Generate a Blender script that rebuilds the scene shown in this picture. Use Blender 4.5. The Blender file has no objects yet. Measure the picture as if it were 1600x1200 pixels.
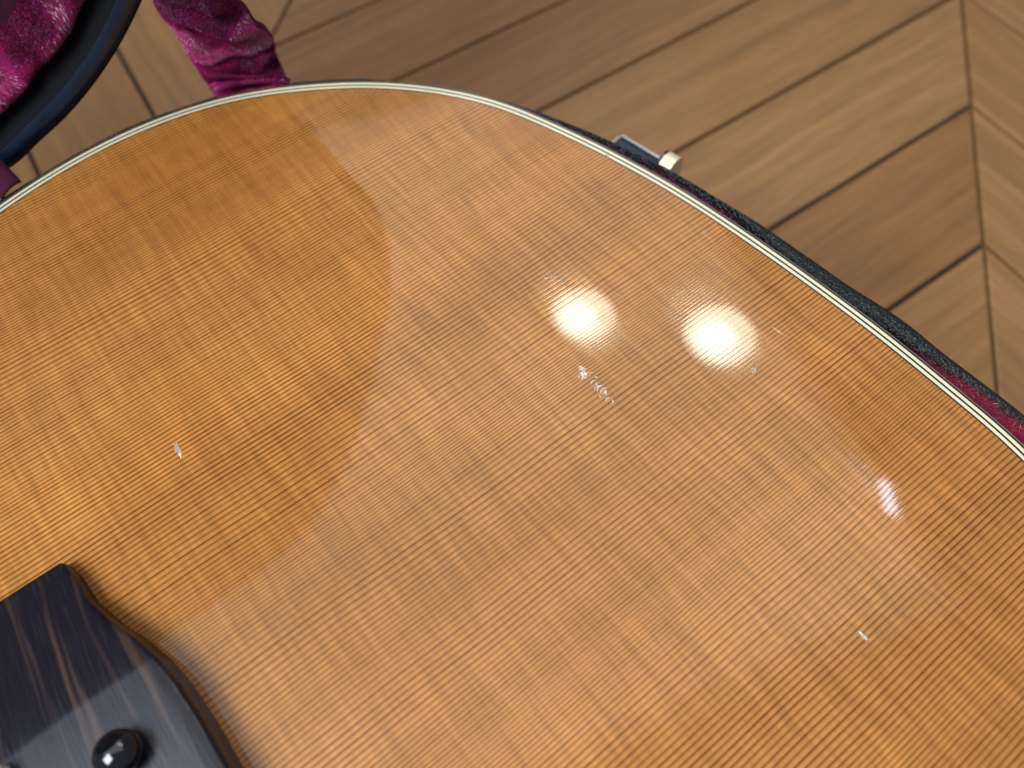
import bpy, bmesh, math, random
import numpy as np
from mathutils import Matrix, Vector

S = bpy.context.scene
COL = S.collection
rng = np.random.default_rng(7)
random.seed(7)
rad = math.radians

# ------------------------------------------------------------------ camera
PITCH, ROLL = rad(62.2), rad(-2.1)
fw = Vector((0, math.cos(PITCH), -math.sin(PITCH)))
r0 = Vector((1, 0, 0)); u0 = r0.cross(fw)
rt = math.cos(ROLL) * r0 + math.sin(ROLL) * u0
up = -math.sin(ROLL) * r0 + math.cos(ROLL) * u0
cd = bpy.data.cameras.new('camera'); cam = bpy.data.objects.new('camera', cd); COL.objects.link(cam)
M = Matrix((rt, up, -fw)).transposed().to_4x4(); M.translation = Vector((0, 0, .315))
cam.matrix_world = M
cd.sensor_width = 36; cd.lens = 36 * 1204 / 1600
cd.clip_start = .005; cd.clip_end = 50
cd.dof.use_dof = True; cd.dof.focus_distance = .186; cd.dof.aperture_fstop = 10.0
S.camera = cam

# ------------------------------------------------------------------ world, lamps, exposure
W = bpy.data.worlds.new('World'); S.world = W; W.use_nodes = True
bg = W.node_tree.nodes['Background']
bg.inputs['Color'].default_value = (.55, .62, .80, 1); bg.inputs['Strength'].default_value = .30
S.view_settings.view_transform = 'Standard'; S.view_settings.look = 'None'
S.view_settings.exposure = 0; S.view_settings.gamma = 1
S.cycles.max_bounces = 8

def area(name, loc, target, sx, sy, radiance, color, shape='RECTANGLE'):
    l = bpy.data.lights.new(name, 'AREA'); l.shape = shape; l.size = sx; l.size_y = sy
    a = sx * sy * (math.pi / 4 if shape in ('DISK', 'ELLIPSE') else 1)
    l.energy = radiance * math.pi * a; l.color = color
    o = bpy.data.objects.new(name, l); COL.objects.link(o); o.location = loc
    d = Vector(target) - Vector(loc)
    o.rotation_euler = d.to_track_quat('-Z', 'Y').to_euler() if abs(d.x) + abs(d.y) > 1e-6 else (0, 0, 0)
    return o

# pale ceiling bounce, added cool overhead panel, cool window behind the viewer's left shoulder, two warm round ceiling lamps
area('ceiling_bounce_light', (-.23, 1.46, 2.62), (-.23, 1.46, 0), 2.60, 2.9, .60, (1, .97, .92)).rotation_euler = (0, 0, rad(18.5))
area('ceiling_bounce_light', (-.24, 1.48, 2.60), (-.24, 1.48, 0), 2.44, 2.8, .62, (1, .97, .92)).rotation_euler = (0, 0, rad(19))
area('overhead_panel_light', (-1.45, -.02, 2.60), (-1.45, -.02, 0), 1.90, .90, 2.6, (.46, .73, 1), 'ELLIPSE')  # added panel overhead, gives the bridge top its blue reflection
area('window_light', (-.58, -.46, 1.25), (0, .1, .1), .60, .64, 18.5, (.87, .93, 1))
for (x, y, d) in ((.29, 1.66, .245), (.81, 1.545, .275)):
    area('ceiling_lamp_light', (x, y, 2.56), (x, y, 0), d, d, 14, (1, .96, .76), 'DISK')
    area('ceiling_lamp_core_light', (x - .02, y - .022, 2.55), (x - .02, y - .022, 0), d * .6, d * .6, 13, (1, .98, .92), 'DISK')
area('window_slit_light', (1.28, .86, 2.55), (1.28, .86, 0), .04, .12, 19, (.72, .80, 1))

# ------------------------------------------------------------------ node helpers
class NT:
    def __init__(s, name):
        s.m = bpy.data.materials.new(name); s.m.use_nodes = True
        s.t = s.m.node_tree; s.t.nodes.clear()
        s.out = s.t.nodes.new('ShaderNodeOutputMaterial')
        s.p = s.t.nodes.new('ShaderNodeBsdfPrincipled')
        s.t.links.new(s.p.outputs[0], s.out.inputs[0])
    def n(s, typ, **kw):
        nd = s.t.nodes.new('ShaderNode' + typ)
        for k, v in kw.items(): setattr(nd, k, v)
        return nd
    def set(s, sock, v):
        if isinstance(v, bpy.types.NodeSocket): s.t.links.new(v, sock)
        elif v is not None: sock.default_value = v
    def math(s, op, a, b=None, c=None, clamp=False):
        nd = s.n('Math', operation=op, use_clamp=clamp)
        for i, v in enumerate((a, b, c)):
            if v is not None: s.set(nd.inputs[i], v)
        return nd.outputs[0]
    def noise(s, vec=None, scale=5, detail=2, rough=.5, dim='3D', w=None, dist=0):
        nd = s.n('TexNoise', noise_dimensions=dim)
        if vec is not None: s.set(nd.inputs['Vector'], vec)
        if w is not None: s.set(nd.inputs['W'], w)
        nd.inputs['Scale'].default_value = scale; nd.inputs['Detail'].default_value = detail
        nd.inputs['Roughness'].default_value = rough; nd.inputs['Distortion'].default_value = dist
        return nd.outputs[0]
    def xyz(s, x, y, z):
        nd = s.n('CombineXYZ')
        for i, v in enumerate((x, y, z)): s.set(nd.inputs[i], v)
        return nd.outputs[0]
    def sep(s, v):
        nd = s.n('SeparateXYZ'); s.set(nd.inputs[0], v); return nd.outputs
    def obj(s): return s.n('TexCoord').outputs['Object']
    def ramp(s, v, stops, interp='LINEAR'):
        nd = s.n('ValToRGB'); s.set(nd.inputs[0], v); cr = nd.color_ramp; cr.interpolation = interp
        while len(cr.elements) < len(stops): cr.elements.new(.5)
        for e, (p, c) in zip(cr.elements, stops):
            e.position = p; e.color = (*c, 1) if not isinstance(c, (int, float)) else (c, c, c, 1)
        return nd.outputs[0]
    def mix(s, f, a, b, mode='MIX'):
        nd = s.n('Mix', data_type='RGBA', blend_type=mode)
        s.set(nd.inputs[0], f)
        for i, v in ((6, a), (7, b)):
            if isinstance(v, tuple) and len(v) == 3: v = (*v, 1)
            s.set(nd.inputs[i], v)
        return nd.outputs[2]
    def range(s, v, a, b, c, d):
        nd = s.n('MapRange'); s.set(nd.inputs[0], v)
        for i, x in enumerate((a, b, c, d)): nd.inputs[i + 1].default_value = x
        return nd.outputs[0]
    def bump(s, h, dist, strength=1, normal=None):
        nd = s.n('Bump'); nd.inputs['Strength'].default_value = strength
        nd.inputs['Distance'].default_value = dist; s.set(nd.inputs['Height'], h)
        if normal is not None: s.set(nd.inputs['Normal'], normal)
        return nd.outputs[0]
    def pr(s, **kw):
        for k, v in kw.items():
            if isinstance(v, tuple) and len(v) == 3: v = (*v, 1)
            s.set(s.p.inputs[k.replace('_', ' ')], v)

def mat_spruce():
    t = NT('amber_lacquered_spruce'); P = t.obj(); x, y, z = t.sep(P)
    wob = t.math('MULTIPLY', t.math('SUBTRACT', t.noise(t.xyz(t.math('MULTIPLY', x, 9), t.math('MULTIPLY', y, 14), 0), 1, 2), .5), .0040)
    yy = t.math('ADD', y, wob)
    n1 = t.noise(dim='1D', w=yy, scale=24, detail=1)
    ph = t.math('ADD', t.math('MULTIPLY', yy, 930), t.math('MULTIPLY', t.math('SUBTRACT', n1, .5), 15))
    fr = t.math('FRACT', ph); ring = t.math('FLOOR', ph)
    wn = t.n('TexWhiteNoise', noise_dimensions='1D'); t.set(wn.inputs['W'], ring); rr = wn.outputs[0]
    late = t.ramp(fr, [(0, .5), (.08, .0), (.44, .04), (.64, .36), (.78, 1.0), (.95, 1.0), (1, .5)])
    late = t.math('MULTIPLY', late, t.math('ADD', .70, t.math('MULTIPLY', rr, .30)))
    broken = t.noise(t.xyz(t.math('MULTIPLY', x, 60), t.math('MULTIPLY', ring, 3.7), 0), 1, 2)
    late = t.math('MULTIPLY', late, t.range(broken, .25, .7, .9, 1.05))
    cell = t.noise(t.xyz(t.math('MULTIPLY', x, 430), t.math('MULTIPLY', ring, 5.1), 2.0), 1, 1)
    silk = t.noise(t.xyz(t.math('MULTIPLY', x, 230), t.math('MULTIPLY', y, 34), 0), 1, 2, .6, dist=.8)
    silk2 = t.noise(t.xyz(t.math('MULTIPLY', x, 720), t.math('MULTIPLY', y, 48), 3), 1, 2)
    broad = t.noise(t.xyz(t.math('MULTIPLY', x, 16), t.math('MULTIPLY', y, 13), 5), 1, 2, .5)
    early = t.mix(t.range(broad, .3, .7, 0, 1), (.43, .168, .029), (.54, .236, .057))
    dark = (.128, .034, .0045)
    c = t.mix(t.math('MULTIPLY', late, .98), early, dark)
    v = t.math('MULTIPLY', t.range(silk, .28, .72, .88, 1.12), t.range(silk2, .28, .72, .88, 1.12))
    band = t.noise(t.xyz(t.math('MULTIPLY', x, 2.5), t.math('MULTIPLY', y, 34), 6), 1, 2)
    v = t.math('MULTIPLY', v, t.range(band, .32, .68, .88, 1.14))
    v = t.math('MULTIPLY', v, t.range(cell, .3, .75, .97, 1.09))
    c = t.mix(1, c, t.xyz(v, v, v), 'MULTIPLY')
    wave = t.noise(t.xyz(t.math('MULTIPLY', x, 15), t.math('MULTIPLY', y, 15), 8), 1, 1, .4)
    micro = t.noise(P, 1500, 1)
    nb = t.bump(wave, .00006, 1)
    nb = t.bump(t.math('MULTIPLY', late, -1), .000003, 1, nb)
    nb = t.bump(micro, .0000002, 1, nb)
    t.pr(Base_Color=c, Roughness=.45, Specular_IOR_Level=.10, Coat_Weight=1.0, Coat_Roughness=t.range(t.noise(P, 45, 4, .65), .35, .72, .006, .020), Coat_IOR=1.5, Coat_Normal=nb)
    return t.m

def mat_plain(name, col, rough=.4, spec=.5, coat=0, metal=0, bump=None, var=.15, vs=60):
    t = NT(name); P = t.obj()
    v = t.range(t.noise(P, vs, 3), .3, .7, 1 - var, 1 + var)
    c = t.mix(1, col, t.xyz(v, v, v), 'MULTIPLY')
    t.pr(Base_Color=c, Roughness=rough, Specular_IOR_Level=spec, Coat_Weight=coat, Coat_Roughness=.04, Metallic=metal)
    if bump: t.pr(Normal=t.bump(t.noise(P, bump[0], 3), bump[1], 1))
    return t.m

def mat_ebony():
    t = NT('dark_streaked_ebony'); P = t.obj(); x, y, z = t.sep(P)
    w = t.noise(t.xyz(t.math('MULTIPLY', x, 60), t.math('MULTIPLY', y, 22), 0), 1, 2)
    xx = t.math('ADD', x, t.math('MULTIPLY', w, .008))
    st = t.noise(t.xyz(t.math('MULTIPLY', xx, 260), t.math('MULTIPLY', y, 9), 1), 1, 2, .6)
    pore = t.noise(t.xyz(t.math('MULTIPLY', x, 1900), t.math('MULTIPLY', y, 90), 4), 1, 2)
    c = t.mix(t.range(st, .57, .72, 0, .85), (.0085, .0068, .0115), (.085, .046, .030))
    c = t.mix(t.range(pore, .60, .74, 0, .4), c, (.030, .028, .040))
    rough = t.range(pore, .3, .8, .26, .42)
    t.pr(Base_Color=c, Roughness=rough, Specular_IOR_Level=.46, Normal=t.bump(pore, .00006, 1))
    return t.m

def mat_floor_wood():
    t = NT('oiled_oak_parquet'); P = t.obj(); oi = t.n('ObjectInfo').outputs['Random']
    x, y, z = t.sep(P)
    off = t.math('MULTIPLY', oi, 91.7)
    warp = t.noise(t.xyz(t.math('ADD', t.math('MULTIPLY', x, 5), off), t.math('MULTIPLY', y, 12), off), 1, 2)
    yy = t.math('ADD', y, t.math('MULTIPLY', warp, .026))
    fig = t.noise(t.xyz(t.math('ADD', t.math('MULTIPLY', x, 2.2), off), t.math('MULTIPLY', yy, 150), off), 1, 3, .55)
    fine = t.noise(t.xyz(t.math('ADD', t.math('MULTIPLY', x, 28), off), t.math('MULTIPLY', yy, 520), off), 1, 2)
    pore = t.noise(t.xyz(t.math('ADD', t.math('MULTIPLY', x, 60), off), t.math('MULTIPLY', yy, 1300), off), 1, 1)
    base = t.ramp(oi, [(0, (.245, .112, .037)), (.35, (.325, .160, .056)), (.65, (.275, .129, .043)), (1, (.35, .180, .068))])
    v = t.math('MULTIPLY', t.range(fig, .28, .72, .80, 1.16), t.range(fine, .3, .7, .86, 1.12))
    c = t.mix(1, base, t.xyz(v, v, v), 'MULTIPLY')
    c = t.mix(t.range(pore, .62, .74, 0, .35), c, (.10, .055, .025))
    sc = t.noise(P, 22, 3)
    t.pr(Base_Color=c, Roughness=t.range(sc, .3, .7, .28, .44), Specular_IOR_Level=.4,
         Normal=t.bump(fine, .00010, 1))
    return t.m

def mat_tolex():
    t = NT('black_pebbled_vinyl'); P = t.obj()
    vo = t.n('TexVoronoi', feature='F1'); t.set(vo.inputs['Vector'], P); vo.inputs['Scale'].default_value = 1150
    v2 = t.n('TexVoronoi', feature='F1'); t.set(v2.inputs['Vector'], P); v2.inputs['Scale'].default_value = 2100
    h = t.math('ADD', vo.outputs[0], t.math('MULTIPLY', v2.outputs[0], .35))
    t.pr(Base_Color=(.010, .011, .0105), Roughness=.40, Specular_IOR_Level=.42, Normal=t.bump(t.math('MULTIPLY', h, -1), .00050, 1))
    return t.m

def mat_plush(name, a, b, rough=.42, spec=.55, sheen=.5):
    t = NT(name); P = t.obj()
    n = t.noise(P, 260, 2); n2 = t.noise(P, 60, 2)
    c = t.mix(t.range(n, .3, .7, 0, 1), a, b)
    v = t.range(n2, .3, .7, .7, 1.25)
    c = t.mix(1, c, t.xyz(v, v, v), 'MULTIPLY')
    t.pr(Base_Color=c, Roughness=rough, Specular_IOR_Level=spec, Sheen_Weight=sheen, Sheen_Roughness=.35, Sheen_Tint=(.95, .58, 1))
    return t.m

def mat_weave():
    t = NT('maroon_woven_cloth'); P = t.obj(); x, y, z = t.sep(P)
    w1 = t.math('SINE', t.math('MULTIPLY', t.math('ADD', x, t.math('MULTIPLY', z, .3)), 13000))
    w2 = t.math('SINE', t.math('MULTIPLY', t.math('ADD', z, y), 9000))
    h = t.math('MULTIPLY', w1, w2)
    c = t.mix(t.range(h, -1, 1, 0, 1), (.10, .006, .035), (.20, .012, .070))
    t.pr(Base_Color=c, Roughness=.7, Specular_IOR_Level=.2, Sheen_Weight=.3, Normal=t.bump(h, .0001, 1))
    return t.m

M_SPRUCE = mat_spruce()
M_CREAM = mat_plain('aged_cream_binding', (.82, .73, .47), .3, .4, 1.0, var=.05)
M_BLACK = mat_plain('black_purfling', (.012, .013, .011), .4, .4, 1.0, var=.05)
M_GREY = mat_plain('lacquered_edge_binding', (.36, .33, .26), .35, .4, 1.0, var=.08)
M_SIDE = mat_plain('rosewood_side', (.06, .025, .014), .3, .5, .8, var=.4, vs=90)
M_EBONY = mat_ebony()
M_PIN = mat_plain('glossy_black_plastic', (.006, .006, .007), .09, .6, .3, var=.02)
M_BONE = mat_plain('bone_saddle', (.72, .64, .50), .35, .5, var=.06)
M_FLOOR = mat_floor_wood()
M_SUB = mat_plain('dark_joint_filler', (.040, .032, .034), .6, .2, var=.3)
M_TOLEX = mat_tolex()
M_INNERBLK = mat_plain('black_inner_edge', (.003, .003, .005), .75, .15, bump=(700, .0002), var=.2)
M_BLUEBLK = mat_plain('blue_black_vinyl_rim', (.003, .011, .030), .34, .7, bump=(500, .0002), var=.35, vs=90)
M_PLUSH_RED = mat_plush('crimson_plush', (.25, .006, .022), (.44, .020, .055), .32, .8, sheen=.25)
M_PLUSH_VIO = mat_plush('burgundy_plush', (.23, .0015, .050), (.41, .005, .145), .38, 1.0, .4)
M_PLUSH_SHADED = mat_plush('shaded_burgundy_plush', (.022, .0008, .006), (.045, .002, .014), .6, .2, .1)  # shade of the deep lid recess put into the plush colour
M_PLUSH_BASE = mat_plush('burgundy_backing', (.09, .0008, .018), (.15, .002, .05), .7, .2, 0)
M_WEAVE = mat_weave()
M_CHROME = mat_plain('worn_nickel', (.48, .48, .47), .25, .5, metal=1, var=.08)
M_BRASS = mat_plain('pale_polished_brass', (.90, .80, .50), .34, .5, metal=.35, var=.08)
M_DARKMETAL = mat_plain('dark_latch_plate', (.006, .016, .030), .16, .5, metal=.15, var=.15)
M_SCUFF = mat_plain('fractured_lacquer', (.86, .80, .70), .18, .8, 1.0, var=.1, vs=900)
M_CHIP = mat_plain('chipped_lacquer', (.52, .35, .21), .2, .6, 1.0, var=.15, vs=900)

# ------------------------------------------------------------------ object helpers
def link(name, me, mat, parent=None, smooth=False):
    o = bpy.data.objects.new(name, me); COL.objects.link(o)
    if mat: me.materials.append(mat)
    if parent: o.parent = parent
    if smooth: me.shade_smooth()
    return o
def mesh(name, V, F, mat, parent=None, smooth=False):
    me = bpy.data.meshes.new(name); me.from_pydata([tuple(map(float, v)) for v in V], [], F); me.validate(); me.update()
    bm = bmesh.new(); bm.from_mesh(me); bmesh.ops.recalc_face_normals(bm, faces=bm.faces); bm.to_mesh(me); bm.free()
    return link(name, me, mat, parent, smooth)
def empty(name, loc, rz, label, cat):
    o = bpy.data.objects.new(name, None); COL.objects.link(o); o.location = loc; o.rotation_euler = (0, 0, rz)
    o.empty_display_size = .05; o['label'] = label; o['category'] = cat
    return o

def closed_spline(P, step=.002, smooth=5):
    P = np.array(P, float); n = len(P); out = []
    for i in range(n):
        p0, p1, p2, p3 = P[i - 1], P[i], P[(i + 1) % n], P[(i + 2) % n]
        for t in np.linspace(0, 1, 12, endpoint=False):
            out.append(.5 * (2 * p1 + (p2 - p0) * t + (2 * p0 - 5 * p1 + 4 * p2 - p3) * t * t + (3 * p1 - p0 - 3 * p2 + p3) * t ** 3))
    out = np.array(out); L = np.r_[0, np.cumsum(np.hypot(*(np.roll(out, -1, 0) - out).T))]
    m = int(L[-1] / step); s = np.linspace(0, L[-1], m, endpoint=False); cl = np.vstack([out, out[:1]])
    Q = np.stack([np.interp(s, L, cl[:, k]) for k in (0, 1)], 1)
    k = np.exp(-.5 * (np.arange(-3 * smooth, 3 * smooth + 1) / smooth) ** 2); k /= k.sum()
    Qp = np.vstack([Q[-3 * smooth:], Q, Q[:3 * smooth]])
    return np.stack([np.convolve(Qp[:, j], k, 'valid') for j in (0, 1)], 1)
def normals2(Q):
    d = np.roll(Q, -1, 0) - np.roll(Q, 1, 0); d /= np.hypot(d[:, 0], d[:, 1])[:, None]
    n = np.stack([d[:, 1], -d[:, 0]], 1)
    a = np.sum(Q[:, 0] * np.roll(Q[:, 1], -1) - Q[:, 1] * np.roll(Q[:, 0], -1))
    return n if a > 0 else -n
def rings(Q, N, prof, closed=True, tf=None, cap=None):
    """prof: list of (offset outward (scalar or array), height (scalar or array)); returns V, F swept round the outline."""
    m = len(Q); V = []; F = []
    for off, z in prof:
        off = np.broadcast_to(off, m); zz = np.broadcast_to(z, m)
        V.append(np.c_[Q + N * off[:, None], zz])
    V = np.vstack(V)
    for r in range(len(prof) - 1):
        for i in range(m if closed else m - 1):
            j = (i + 1) % m
            F.append((r * m + i, r * m + j, (r + 1) * m + j, (r + 1) * m + i))
    if cap == 'last': F.append(tuple((len(prof) - 1) * m + i for i in range(m)))
    if cap == 'first': F.append(tuple(range(m)))
    if tf is not None: V = tf(V)
    return V, F

# smooth value noise for geometry
def vnoise(p, s, seed=0):
    p = np.asarray(p, float) * s + seed * 17.31
    i = np.floor(p).astype(int); f = p - i; f = f * f * (3 - 2 * f)
    def h(a, b, c): 
        x = np.sin(a * 127.1 + b * 311.7 + c * 74.7) * 43758.5453
        return x - np.floor(x)
    r = 0
    for dx in (0, 1):
        for dy in (0, 1):
            for dz in (0, 1):
                w = (f[:, 0] if dx else 1 - f[:, 0]) * (f[:, 1] if dy else 1 - f[:, 1]) * (f[:, 2] if dz else 1 - f[:, 2])
                r = r + w * h(i[:, 0] + dx, i[:, 1] + dy, i[:, 2] + dz)
    return r

def fibres(name, P, D, length, width, mat, parent, bend=.5, face=None):
    """one mesh of thin two-segment blades: P roots, D directions (unit)."""
    n = len(P); P = np.asarray(P); D = np.asarray(D)
    r = rng.normal(size=(n, 3)) * (1 if face is None else .22) + (0 if face is None else face)
    side = np.cross(D, r); side /= np.linalg.norm(side, axis=1)[:, None]
    b = np.cross(side, D); L = (np.broadcast_to(length, n) * rng.uniform(.6, 1.25, n))[:, None]
    w = side * width * .5
    mid = P + D * L * .55 + b * L * rng.normal(0, .12, (n, 1))
    tip = P + D * L * .95 + b * L * bend * rng.normal(0, .6, (n, 1)) + side * L * bend * rng.normal(0, .4, (n, 1))
    V = np.stack([P - w, P + w, mid + w * .8, mid - w * .8, tip], 1).reshape(-1, 3)
    k = np.arange(n) * 5
    quads = np.stack([k, k + 1, k + 2, k + 3], 1); tris = np.stack([k + 3, k + 2, k + 4], 1)
    loops = np.concatenate([quads, tris], 1).ravel()
    me = bpy.data.meshes.new(name)
    me.vertices.add(n * 5); me.vertices.foreach_set('co', V.astype(np.float32).ravel())
    me.loops.add(n * 7); me.loops.foreach_set('vertex_index', loops.astype(np.int32))
    me.polygons.add(n * 2)
    st = np.stack([np.arange(n) * 7, np.arange(n) * 7 + 4], 1).ravel()
    me.polygons.foreach_set('loop_start', st.astype(np.int32))
    me.update(); me.validate()
    o = link(name, me, mat, parent); o['kind'] = 'stuff'
    return o
def unit(a): return a / np.linalg.norm(a, axis=-1, keepdims=True)

# ------------------------------------------------------------------ floor: chevron parquet of single planks
fl = bpy.data.meshes.new('floor'); bm = bmesh.new()
bmesh.ops.create_grid(bm, x_segments=1, y_segments=1, size=3); bm.to_mesh(fl); bm.free()
floor = link('floor', fl, M_SUB); floor.location = (.3, .6, -.0042); floor['kind'] = 'structure'
floor['label'] = 'chevron parquet floor of brown oak planks with dark joints'
AZ, HALF = rad(13.8), rad(43.6)
s_ = Vector((math.sin(AZ), math.cos(AZ))); sp_ = Vector((math.cos(AZ), -math.sin(AZ)))
STEP, SPAN, SP0, S0 = .1000, .4110, .1774, .3868
GAP = .0011
def plank_mesh(sign):
    # parallelogram: ends along the spine, long sides slanted; local x along the plank
    ht = SPAN / 2 - GAP * .75
    k = 1 / math.tan(HALF)                                    # s rise per unit of span
    hs = STEP / 2 - GAP / math.sin(HALF)
    def c(t, s, i, z):
        t2 = t * (ht - i * .8); s2 = s * (hs - i * 1.2) + sign * k * t2
        return (t2, s2, z)
    th = sign * math.atan2(k, 1)
    R = Matrix.Rotation(-th, 2)
    V = []
    for i, z in ((0, -.004), (0, -.0009), (.0004, -.0002), (.0012, 0)):
        for t, s in ((-1, -1), (1, -1), (1, 1), (-1, 1)):
            x, y, zz = c(t, s, i, z); q = R @ Vector((x, y)); V.append((q.x, q.y, zz))
    F = [(r * 4 + i, r * 4 + (i + 1) % 4, r * 4 + 4 + (i + 1) % 4, r * 4 + 4 + i) for r in range(3) for i in range(4)] + [(12, 13, 14, 15)]
    me = bpy.data.meshes.new('plank'); me.from_pydata(V, [], F); me.materials.append(M_FLOOR); me.update()
    return me, th
PM = {1: plank_mesh(1), -1: plank_mesh(-1)}
base_ang = math.atan2(sp_.y, sp_.x)
for colm in range(-3, 4):                                   # column between spine colm and colm+1
    sign = 1 if colm % 2 != 0 else -1                       # column -1 (left of the right spine) slants one way
    tc = SP0 + (colm + .5) * SPAN
    k = 1 / math.tan(HALF)
    # chevron line phase at the column's middle
    ph = S0 - .5 * SPAN * k
    for i in range(-16, 22):
        sc = ph + (i + .5) * STEP - (.0098 if colm < -1 else 0)
        p = sp_ * tc + s_ * sc
        if not (-1.0 < p.x < 1.3 and -.35 < p.y < 1.5): continue
        me, th = PM[sign]
        o = bpy.data.objects.new('plank', me); COL.objects.link(o); o.parent = floor
        o.location = (p.x - .3, p.y - .6, .0042 + random.uniform(-.00015, .00015))
        o.rotation_euler = (random.uniform(-.0008, .0008), random.uniform(-.0003, .0003), base_ang + th)

# ------------------------------------------------------------------ guitar outline (local: x to the tail along the grain, y across)
FR = rad(35.5); ORG = (-.00697, .00977)
vis = [(-27.8, 193.1), (-15.8, 195.3), (-3.5, 196.9), (12.6, 197.1), (28.3, 195.1), (43.5, 191.1), (57.6, 184.5), (71.0, 176.3), (80.5, 169.4), (89.2, 161.1), (94.7, 155.3), (104.3, 142.1), (110.0, 130.4), (114.5, 117.8), (117.4, 109.6), (119.9, 101.2), (122.7, 90.6), (125.2, 80.2), (128.1, 63.1), (129.8, 50.5), (131.5, 36.3), (132.6, 24.3), (133.1, 18.6), (133.8, 7.1), (133.9, -4.3), (134.3, -15.0), (134.3, -25.4)]
left = [(-350, 34), (-346, 70), (-334, 108), (-310, 131), (-280, 142), (-250, 144), (-220, 139), (-190, 131), (-165, 127), (-145, 130), (-120, 141), (-95, 158), (-70, 174), (-47, 187)]
CY = -4
half = left + [p for p in vis if p[1] > 30]
mir = [(x, 2 * CY - y) for x, y in half][::-1]
mid = [p for p in vis if p[1] <= 30]
OUT = closed_spline(np.array(half + mid + mir) / 1000, .002, 4)
NRM = normals2(OUT)

ZT = .150                                                   # top of the soundboard above the floor
ZG = .028
guitar = empty('acoustic_guitar', (ORG[0], ORG[1], ZG), FR,
               'amber spruce topped acoustic guitar with cream and black edge binding lying in its case', 'guitar')
g = lambda z: z - ZG
T = g(ZT)
V, F = rings(OUT, NRM, [(-.0037, T - .0004), (-.0037, T)], cap='last')
mesh('soundboard', V, F, M_SPRUCE, guitar)
lay = [('purfling', -.0037, -.00325, M_BLACK, 0), ('binding', -.00325, -.00245, M_CREAM, .00004), ('purfling', -.00245, -.00188, M_BLACK, 0),
       ('binding', -.00188, -.00106, M_CREAM, .00004), ('purfling', -.00106, -.00044, M_BLACK, 0)]
for nm, a, b, m, dz in lay:
    V, F = rings(OUT, NRM, [(a, T - .001), (a, T + dz), (b, T + dz), (b, T - .001)])
    mesh(nm, V, F, m, guitar)
V, F = rings(OUT, NRM, [(-.00044, T - .0001), (-.00018, T - .00012), (0, T - .0005), (.0001, T - .0015), (.0001, T - .0062)])
mesh('edge_binding', V, F, M_GREY, guitar, True)
V, F = rings(OUT, NRM, [(0, T - .0062), (0, .004), (-.004, 0)], cap='last')
mesh('body_side', V, F, M_SIDE, guitar)

# bridge
bo = [(-52.5, 82.6), (-51.2, 78.6), (-50.6, 71.2), (-48.2, 63.6), (-45.4, 57.2), (-43.2, 50.3), (-42.0, 43.9), (-41.2, 34.3), (-41.0, 24.1), (-40.6, 3.0)]
bo_m = [(x, 6 - y) for x, y in bo[:-1]][::-1]
fr_ = [(-80, -76.6), (-82, -60), (-83, -40), (-83, 0), (-83, 40), (-82, 60), (-80, 82.6)]
BQ = np.array(bo + bo_m + fr_)[::-1] / 1000
def resample(Q, step):
    cl = np.vstack([Q, Q[:1]]); L = np.r_[0, np.cumsum(np.hypot(*np.diff(cl, axis=0).T))]; m = int(L[-1] / step)
    s = np.linspace(0, L[-1], m, endpoint=False); return np.stack([np.interp(s, L, cl[:, k]) for k in (0, 1)], 1)
def smooth_closed(Q, k):
    w = np.exp(-.5 * (np.arange(-3 * k, 3 * k + 1) / k) ** 2); w /= w.sum(); Qp = np.vstack([Q[-3 * k:], Q, Q[:3 * k]])
    return np.stack([np.convolve(Qp[:, j], w, 'valid') for j in (0, 1)], 1)
BQ = smooth_closed(resample(BQ, .0005), 1)
BN = normals2(BQ)
def bridge_h(x, y):
    """height of the bridge top above the soundboard: full height in the middle, scooped wings"""
    d = np.abs(y - .003) + .004 * ((x + .060) / .022) ** 2 * .35
    t = np.clip((d - .0478) / .030, 0, 1)
    return .0082 - .0046 * (t ** 1.12)
bm = bmesh.new()
prof = [(0, 0), (0, .55), (-.0002, .86), (-.0006, .965), (-.0013, 1.0)]
loops = []
for off, fz in prof:
    pts = BQ + BN * off; h = bridge_h(pts[:, 0], pts[:, 1])
    loops.append([bm.verts.new((p[0], p[1], T + .0001 + hh * fz)) for p, hh in zip(pts, h)])
for a, b in zip(loops[:-1], loops[1:]):
    for i in range(len(a)):
        j = (i + 1) % len(a); bm.faces.new((a[i], a[j], b[j], b[i]))
inner = BQ + BN * -.0013
# top: concentric inward rings to the bridge's long axis so the scoop is followed
cx = -.062
prev = loops[-1]
for k in range(1, 9):
    f = k / 8
    pts = np.stack([inner[:, 0] * (1 - f) + cx * f, inner[:, 1] * (1 - f) + np.clip(inner[:, 1], -.070, .0725) * f], 1)
    h = bridge_h(pts[:, 0], pts[:, 1])
    cur = [bm.verts.new((p[0], p[1], T + .0001 + hh)) for p, hh in zip(pts, h)]
    for i in range(len(cur)):
        j = (i + 1) % len(cur); bm.faces.new((prev[i], prev[j], cur[j], cur[i]))
    prev = cur
bmesh.ops.remove_doubles(bm, verts=bm.verts, dist=.00002)
bmesh.ops.recalc_face_normals(bm, faces=bm.faces)
me = bpy.data.meshes.new('bridge'); bm.to_mesh(me); bm.free()
bridge = link('bridge', me, M_EBONY, guitar, True)
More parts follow.
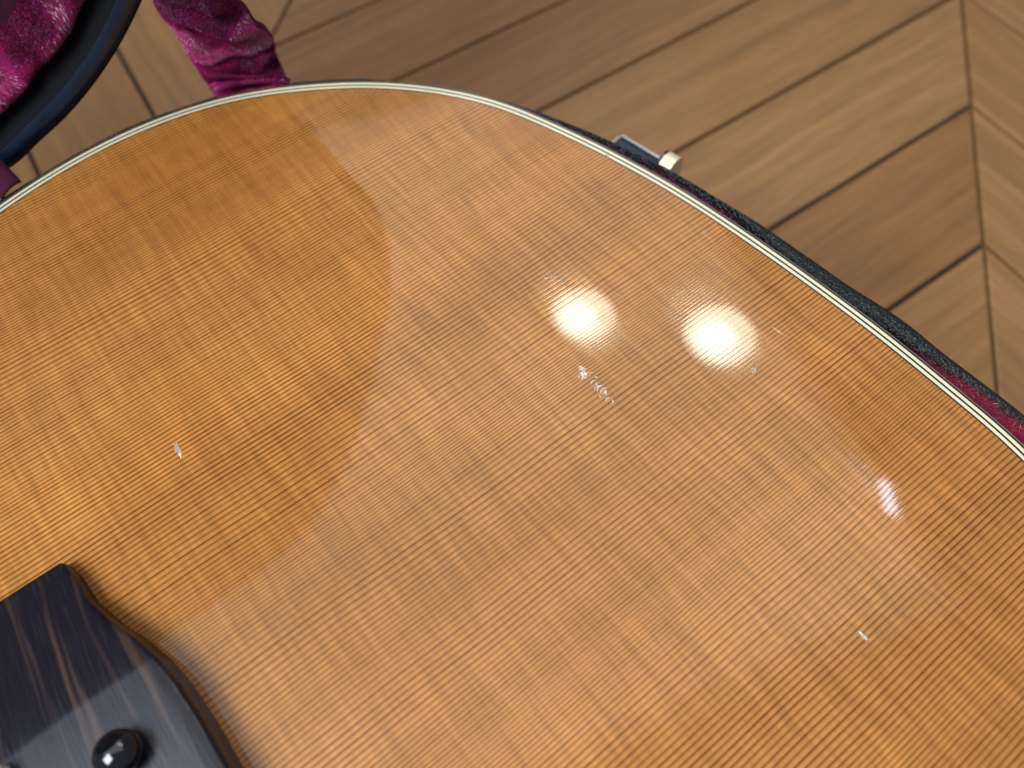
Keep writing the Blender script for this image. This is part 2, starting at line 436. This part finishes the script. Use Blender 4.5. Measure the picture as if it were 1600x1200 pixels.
# pins: collar + ball head
def lathe(prof, n=40):
    V = []; F = []
    for r, z in prof:
        for i in range(n):
            a = 2 * math.pi * i / n; V.append((r * math.cos(a), r * math.sin(a), z))
    for k in range(len(prof) - 1):
        for i in range(n):
            j = (i + 1) % n; F.append((k * n + i, k * n + j, (k + 1) * n + j, (k + 1) * n + i))
    F.append(tuple((len(prof) - 1) * n + i for i in range(n)))
    return V, F
pp = [(.0026, -.002), (.0026, .0012), (.0034, .0013), (.0041, .0018)]
for i in range(13):
    a = rad(-15 + 103 * i / 12); pp.append((.0042 * math.cos(a), .0031 + .0034 * math.sin(a)))
PV, PF = lathe(pp)
pin_me = None
for i in range(6):
    y = .0378 - i * .0118
    if pin_me is None:
        o = mesh('bridge_pin', PV, PF, M_PIN, bridge, True); pin_me = o.data
    else:
        o = bpy.data.objects.new('bridge_pin', pin_me); COL.objects.link(o); o.parent = bridge
    o.location = (-.0555, y, T + .0082)
# saddle
bm = bmesh.new(); bmesh.ops.create_cube(bm, size=1)
bmesh.ops.scale(bm, vec=(.0028, .0825, .0065), verts=bm.verts); bmesh.ops.bevel(bm, geom=bm.edges[:], offset=.0008, segments=2, affect='EDGES')
me = bpy.data.meshes.new('saddle'); bm.to_mesh(me); bm.free()
o = link('saddle', me, M_BONE, bridge); o.location = (-.0733, .0085, T + .0092); o.rotation_euler = (0, 0, rad(2))

# chips and dents in the lacquer: small crumpled flakes sitting on the top
def chip(x, y, lx, ly, rot, name='lacquer_chip', n=5, h=.00018):
    bm = bmesh.new(); vs = []
    for i in range(n + 1):
        for j in range(n + 1):
            u, v = i / n * 2 - 1, j / n * 2 - 1
            sq = max(abs(u), abs(v)); rr = math.hypot(u, v) or 1
            u, v = u * sq / rr, v * sq / rr
            e = 1 + random.uniform(-.3, .3) * (sq > .6)
            z = (.02 if sq > .95 else random.uniform(.1, 1)) * h
            vs.append(bm.verts.new((u * e * lx / 2, v * e * ly / 2, z)))
    for i in range(n):
        for j in range(n):
            if random.random() < .16: continue
            a = i * (n + 1) + j; bm.faces.new((vs[a], vs[a + 1], vs[a + n + 2], vs[a + n + 1]))
    me = bpy.data.meshes.new(name); bm.to_mesh(me); bm.free()
    o = link(name, me, M_CHIP, guitar); o.location = (x / 1000, y / 1000, T + .00003); o.rotation_euler = (0, 0, rad(rot))
    return o
for a in ((79.3, 74.6, .0012, .0006, 30), (77.6, 77.5, .0008, .0030, 60), (99.4, 25.9, .0020, .0010, 20), (-21.6, 92.9, .0014, .0042, -6),
          (71.9, -32.0, .0010, .0028, 10), (119.5, 63.8, .0014, .0010, 0), (116.7, 100.6, .0007, .0018, 5), (-23.7, 110.8, .0008, .0005, 25),
          (11.6, 126.5, .0007, .0005, 30)):
    chip(*a)
def scratch(x, y, L, rot):
    n = 6; V = []; F = []; c = random.uniform(-.06, .06)
    for i in range(n + 1):
        t = i / n * 2 - 1; w = .00004 * (1 - t * t) + .000008; b = c * L * (1 - t * t)
        V += [(t * L / 2, b - w, 0), (t * L / 2, b + w, 0), (t * L / 2, b, .00004)]
    for i in range(n):
        k = i * 3; F += [(k, k + 3, k + 5, k + 2), (k + 2, k + 5, k + 4, k + 1)]
    o = mesh('scratch', V, F, M_CHIP, guitar); o.location = (x / 1000, y / 1000, T + .00002); o.rotation_euler = (0, 0, rad(rot))
for x, y, L, r in ((88, 62, .008, -78), (104, 61, .006, -85), (60, 62, .007, -80), (112, 30, .006, -80), (77, 30, .005, -60), (97, 89, .004, 35)):
    scratch(x, y, L, r)

def scuff(x, y, L, rot, curv, w0=.00014):
    n = 8; V = []; F = []
    for i in range(n + 1):
        t = i / n * 2 - 1; w = w0 * (1 - t * t) * random.uniform(.5, 1.4) + .00002; b = curv * L * (1 - t * t)
        V += [(t * L / 2, b - w, 0), (t * L / 2, b, .00010), (t * L / 2, b + w, 0)]
    for i in range(n):
        k = i * 3; F += [(k, k + 3, k + 4, k + 1), (k + 1, k + 4, k + 5, k + 2)]
    o = mesh('scuff', V, F, M_SCUFF, guitar); o.location = (x / 1000, y / 1000, T + .00003); o.rotation_euler = (0, 0, rad(rot))
rs = random.Random(21)
for k in range(24):
    scuff(65.6 + rs.gauss(0, .75), 50.6 + rs.gauss(0, .8), rs.uniform(.0007, .0017), 12 + rs.gauss(0, 38), rs.uniform(-.3, .3), .00010)
for x, y, L, r, c in ((66.2, 47.0, .0016, 20, .3), (66.9, 46.2, .0009, 60, .4), (66.0, 45.3, .0020, 5, .25), (66.6, 44.6, .0026, 12, .3), (66.9, 43.6, .0028, 8, .28), (66.5, 43.9, .0022, 14, -.3),
                      (67.2, 42.8, .0014, 40, .3), (66.1, 41.2, .0017, 10, .35), (66.4, 40.6, .0012, 30, -.4), (65.4, 43.2, .0009, 70, .3), (67.6, 47.6, .0008, -40, .4)):
    scuff(x, y, L, r, c)

# ------------------------------------------------------------------ guitar case
case = empty('guitar_case', (ORG[0], ORG[1], 0), FR, 'open black hard guitar case lined with burgundy plush under the guitar', 'guitar case')
yk = np.array([-400, -60, -20, 0, 12, 30, 45, 58, 70, 88, 108, 118, 130, 140, 155, 163, 172, 182, 190, 400]) / 1000
ok = np.array([13, 12.6, 12.0, 11.2, 11.2, 10.0, 9.8, 9.8, 9.3, 9.2, 8.8, 8.2, 7.3, 6.6, 6.6, 7.2, 8.4, 8.9, 9.0, 9.4]) / 1000
OFF = np.interp(OUT[:, 1], yk, ok)
wv = vnoise(np.c_[OUT, OUT[:, 0] * 0], 70, 3) - .5
tail = OUT[:, 0] > 0
TW = np.interp(OUT[:, 1], [-.4, -.03, 0, .02, .045, .065, .1, .4], [.0038, .0038, .0044, .0056, .0056, .0021, .0021, .0042])   # rim width
ZR = .1442 + wv * .0006
V, F = rings(OUT, NRM, [(OFF - .02, 0.0), (OFF - .004, .002), (OFF, .012), (OFF + .0006, ZR - .006), (OFF + .0002, ZR - .0016), (OFF - .0007, ZR - .0004), (OFF - TW * .5, ZR), (OFF - TW + .0008, ZR - .0005), (OFF - TW, ZR - .002), (OFF - TW - .001, .03)])
V2 = V.copy(); m = len(OUT); F = [f for f in F] + [tuple(range(m))]
mesh('case_shell', V, F, M_TOLEX, case, True)
# plush lining between the rim and the guitar
hz = np.interp(OUT[:, 1], [-.4, -.012, .008, .018, .052, .066, .12, .4], [.1434, .1434, .1412, .136, .136, .1424, .1424, .1400])
hz = hz + (vnoise(np.c_[OUT, OUT[:, 0] * 0], 140, 5) - .5) * .0012
oi = OFF - TW + .0002
V, F = rings(OUT, NRM, [(oi, .030), (oi - .0003, hz - .002), (oi - .0012, hz - .0003), (.5 * oi + .001, hz - .0005), (.0018, hz - .003), (.0012, .030)])
lining = mesh('plush_lining', V, F, M_PLUSH_RED, case, True)
def lining_fibres(y0, y1, n, mat, L, zoff=0):
    idx = np.where((OUT[:, 1] > y0) & (OUT[:, 1] < y1) & (OUT[:, 0] > -.06))[0]
    i = rng.choice(idx, n); t = rng.uniform(0, 1, n)
    j = (i + 1) % len(OUT); f = rng.uniform(0, 1, n)[:, None]
    p2 = OUT[i] * (1 - f) + OUT[j] * f; nn = NRM[i]
    o = .0014 + t * (oi[i] + .0002 - .0014)
    P = np.c_[p2 + nn * o[:, None], hz[i] - .0008 - .002 * (1 - t) ** 2 + zoff]
    tang = np.c_[-nn[:, 1], nn[:, 0], np.zeros(n)]
    D = unit(np.c_[-nn * .35, np.full(n, .9)] + tang * rng.normal(0, .7, (n, 1)) + rng.normal(0, .3, (n, 3)))
    return fibres('plush_pile', P, D, L, .00021, mat, lining, .6)
lining_fibres(-.06, .010, 7500, M_PLUSH_RED, .0028)
lining_fibres(.054, .125, 5200, M_PLUSH_VIO, .0017)
lining_fibres(.125, .20, 3000, M_PLUSH_VIO, .0012)

# lid, hinged at the left long side and leaning back
HY, HZ = .209, .140; pv = rad(90.5); cv, sv = -math.cos(pv), math.sin(pv)
def lid_tf(V):
    u, v, w = V[:, 0], V[:, 1], V[:, 2]
    return np.c_[u, HY + cv * v - sv * w, HZ + sv * v + cv * w]
LO = [(-150, 1), (-90, 1.2), (-60, 1.8), (-40, 2.8), (-19.2, 5), (-12, 8), (-2, 11), (9, 16), (19, 21.8), (28, 28.2), (36, 35), (50, 48), (65, 65), (78, 84), (87, 106), (90, 130), (87, 160), (79, 190), (67, 225), (53, 258), (37, 295), (18, 328), (-8, 360), (-33, 379), (-60, 388), (-110, 391), (-150, 392), (-200, 396), (-250, 396), (-290, 378), (-310, 330), (-315, 200), (-310, 60), (-290, 12), (-250, 2)]
LQ = closed_spline(np.array(LO) / 1000, .0018, 2); LN = normals2(LQ)
lwv = (vnoise(np.c_[LQ, LQ[:, 0] * 0], 60, 9) - .5)
lid = mesh('case_lid', *rings(LQ, LN, [(-.006, -.062), (0, -.058), (.0003, -.004), (-.0002, -.0012), (-.0014, -.0003)], tf=lid_tf, cap='first'), M_INNERBLK, case, True)
mesh('lid_rim', *rings(LQ, LN, [(-.0014, -.0003), (-.0028, .0004), (-.0048, .0003), (-.0066 + lwv * .001, -.0008)], tf=lid_tf), M_BLUEBLK, lid, True)
mesh('lid_inner_edge', *rings(LQ, LN, [(-.0066 + lwv * .001, -.0008), (-.0085, -.0045), (-.0125 + lwv * .003, -.0075)], tf=lid_tf), M_INNERBLK, lid, True)
PL = [(-.0125 + lwv * .003, -.0075), (-.0138, -.0050), (-.0152, -.0042 + lwv * .003), (-.0168, -.0060 + lwv * .003), (-.0182, -.0105), (-.0192, -.0180)]
V, F = rings(LQ, LN, PL, tf=lid_tf)
lidplush = mesh('lid_lining', V, F, M_PLUSH_BASE, lid, True)
mesh('lid_floor', *rings(LQ, LN, [(-.0192, -.0180), (-.0198, -.052), (-.0240, -.057), (-.0245, -.0575)], tf=lid_tf, cap='last'), M_PLUSH_SHADED, lid, True)
# pile on the lid's padded lining
near = np.where((LQ[:, 1] < .075) & (LQ[:, 0] > -.055))[0]
n = 42000
i = rng.choice(near, n); f = rng.uniform(0, 1, n)[:, None]; j = (i + 1) % len(LQ)
q = LQ[i] * (1 - f) + LQ[j] * f; nn = LN[i]
tt = rng.uniform(.0118, .0192, n)
offs = np.array([.0125, .0138, .0152, .0168, .0182, .0192, .0200]); ws = np.array([-.0075, -.0050, -.0040, -.0060, -.0105, -.0180, -.045])
w0 = np.interp(tt, offs, ws)
P = np.c_[q - nn * tt[:, None], w0]
clump = vnoise(np.c_[q - nn * tt[:, None], w0 * 0], 130, 11) - .5
clump2 = vnoise(np.c_[q - nn * tt[:, None], w0 * 0], 130, 23) - .5
slope = np.interp(tt, [.0118, .0140, .0165, .0200], [.6, 0, -.25, -.9])[:, None]
D = np.c_[nn * slope + np.c_[clump, clump2] * 3.6, np.ones(n)] + rng.normal(0, .16, (n, 3))
V = lid_tf(P); Dw = unit(D); Dw = np.c_[Dw[:, 0], cv * Dw[:, 1] - sv * Dw[:, 2], sv * Dw[:, 1] + cv * Dw[:, 2]]
fibres('plush_pile', V, Dw, .0024, .00018, M_PLUSH_VIO, lidplush, .3, np.array([0, -sv, cv]))

# plush covered stay strap between case and lid
SL = np.array([(41, 194.5, 144), (40.4, 200.5, 146.2), (39.3, 204.6, 151.5), (38.1, 206.0, 160), (35.2, 203.8, 178), (35, 204, 195), (44, 222, 222)]) / 1000
SR = np.array([(62.8, 184, 144), (61.2, 190, 146.2), (60.2, 192.2, 151.5), (59.0, 190.0, 160), (50.6, 189.4, 178), (48, 190, 195), (62, 214, 222)]) / 1000
def crv(P, t):
    n = len(P) - 1; x = np.clip(t, 0, .99999) * n; i = x.astype(int); f = (x - i)[:, None]
    g_ = lambda k: P[np.clip(i + k, 0, n)]
    return .5 * (2 * g_(0) + (g_(1) - g_(-1)) * f + (2 * g_(-1) - 5 * g_(0) + 4 * g_(1) - g_(2)) * f ** 2 + (3 * g_(0) - g_(-1) - 3 * g_(1) + g_(2)) * f ** 3)
NU, NV = 22, 120
def strap_pt(u, v):
    a, b = crv(SL, v), crv(SR, v); p = a * (1 - u[:, None]) + b * u[:, None]
    tv = unit(crv((SL + SR) / 2, v + .004) - crv((SL + SR) / 2, v - .004)); wv_ = unit(b - a)
    nn = unit(np.cross(wv_, tv))                            # faces up, towards the viewer
    fold = .0024 * np.sin(2 * np.pi * (v * 9.0 + .35 * np.sin(u * 4 + v * 17))) * (.5 + .5 * np.sin(v * 31 + 2)) 
    lump = (vnoise(np.c_[u * .02, v * .09, u * 0], 230, 4) - .5) * .0022
    edge = -.0032 * (np.abs(2 * u - 1) ** 5)
    return p + nn * ((fold + lump) * (1 - .6 * np.abs(2 * u - 1) ** 3) + edge)[:, None], nn, wv_, tv
uu, vv = np.meshgrid(np.linspace(0, 1, NU), np.linspace(0, 1, NV)); uu, vv = uu.ravel(), vv.ravel()
top, nn, wv_, tv = strap_pt(uu, vv)
bot = top - nn * (.0022 + .003 * (1 - np.abs(2 * uu - 1) ** 3))[:, None]
V = np.vstack([top, bot]); F = []; K = NU * NV
for r in range(NV - 1):
    for c in range(NU - 1):
        a = r * NU + c; F.append((a, a + 1, a + NU + 1, a + NU)); F.append((K + a, K + a + NU, K + a + NU + 1, K + a + 1))
    for c in (0, NU - 1):
        a = r * NU + c; F.append((a, a + NU, K + a + NU, K + a))
strap = mesh('stay_strap', V, F, M_PLUSH_BASE, case, True); strap['label'] = 'crumpled magenta plush stay strap rising to the lid'
n = 80000
u = rng.uniform(0, 1, n); v = rng.uniform(0, 1, n); v = v * .85
P, nn, wv_, tv = strap_pt(u, v)
e = .0008
P2 = strap_pt(np.clip(u + .02, 0, 1), v)[0]; P3 = strap_pt(u, v + .006)[0]; Pm2 = strap_pt(np.clip(u - .02, 0, 1), v)[0]; Pm3 = strap_pt(u, v - .006)[0]
n3 = unit(np.cross(P2 - Pm2, P3 - Pm3))
c1 = vnoise(np.c_[u * .022, v * .085, u * 0], 120, 31) - .5; c2 = vnoise(np.c_[u * .022, v * .085, u * 0], 120, 37) - .5
D = unit(n3 + wv_ * (c1[:, None] * 5 + (2 * u[:, None] - 1) ** 3 * .6) + tv * (c2[:, None] * 6 - .1) + rng.normal(0, .12, (n, 3)))
fibres('plush_pile', P - nn * .0002, D, .0013, .00016, M_PLUSH_VIO, strap, .22, n3)

# woven cloth gusset at the hinge
QA = np.array([(-21.0, 201.9, 146), (-21.4, 203.6, 153), (-22, 204.5, 166.0)]) / 1000
QB = np.array([(-27.6, 199.2, 145.5), (-34, 201, 149), (-50, 203.5, 160)]) / 1000
V = []; F = []
for k in range(13):
    t = np.array([k / 12]); a, b = crv(QA, t)[0], crv(QB, t)[0]
    for s in range(9):
        f = s / 8; p = a * (1 - f) + b * f; p[2] += .0008 * math.sin(f * 3.1) + .0003 * math.sin(k * .8); V.append(p)
for k in range(12):
    for s in range(8):
        a = k * 9 + s; F.append((a, a + 1, a + 10, a + 9))
hc = mesh('hinge_cloth', V, F, M_WEAVE, case, True)
md = hc.modifiers.new('thick', 'SOLIDIFY'); md.thickness = .0008

# latch on the tail end of the case
lt = Vector((.2035, -.979, 0)); ln = Vector((.979, .2035, 0)); lz = Vector((0, 0, 1))
LB = Vector((.1338, .1155, .1315))
def box(name, a0, a1, b0, b1, z0, z1, mat, parent, bev=.0003):
    bm = bmesh.new(); bmesh.ops.create_cube(bm, size=1)
    for v in bm.verts:
        p = LB + lt * (a0 + (v.co.x + .5) * (a1 - a0)) + ln * (b0 + (v.co.y + .5) * (b1 - b0)) + lz * (z0 + (v.co.z + .5) * (z1 - z0))
        v.co = p
    bmesh.ops.recalc_face_normals(bm, faces=bm.faces)
    if bev: bmesh.ops.bevel(bm, geom=bm.edges[:], offset=bev, segments=2, affect='EDGES')
    me = bpy.data.meshes.new(name); bm.to_mesh(me); bm.free(); return link(name, me, mat, parent)
latch = box('latch', -.0004, .0165, -.006, .0050, -.0035, 0, M_DARKMETAL, case)
box('latch_lip', -.0004, .0165, .0046, .0057, -.004, .0010, M_CHROME, latch)
box('latch_lip', -.0010, -.0001, .0010, .0050, -.004, .0006, M_CHROME, latch)
def dprism(name, a0, a1, mat, prof, bev=0):
    V = []; F = []; k = len(prof)
    for a in (a0, a1):
        for b, z in prof: V.append(LB + lt * a + ln * b + lz * z)
    for i in range(k):
        j = (i + 1) % k; F.append((i, j, k + j, k + i))
    F += [tuple(range(k)), tuple(range(k, 2 * k))]
    return mesh(name, V, F, mat, latch)
dp = [(-.003, -.005)] + [(.0034 + .0046 * math.sin(a), .0006 + .0046 * math.cos(a)) for a in np.linspace(-1.15, 1.75, 14)] + [(.0074, -.006)]
dprism('latch_cheek', .0166, .0174, M_DARKMETAL, dp)
dprism('latch_roller', .0175, .0216, M_BRASS, dp)
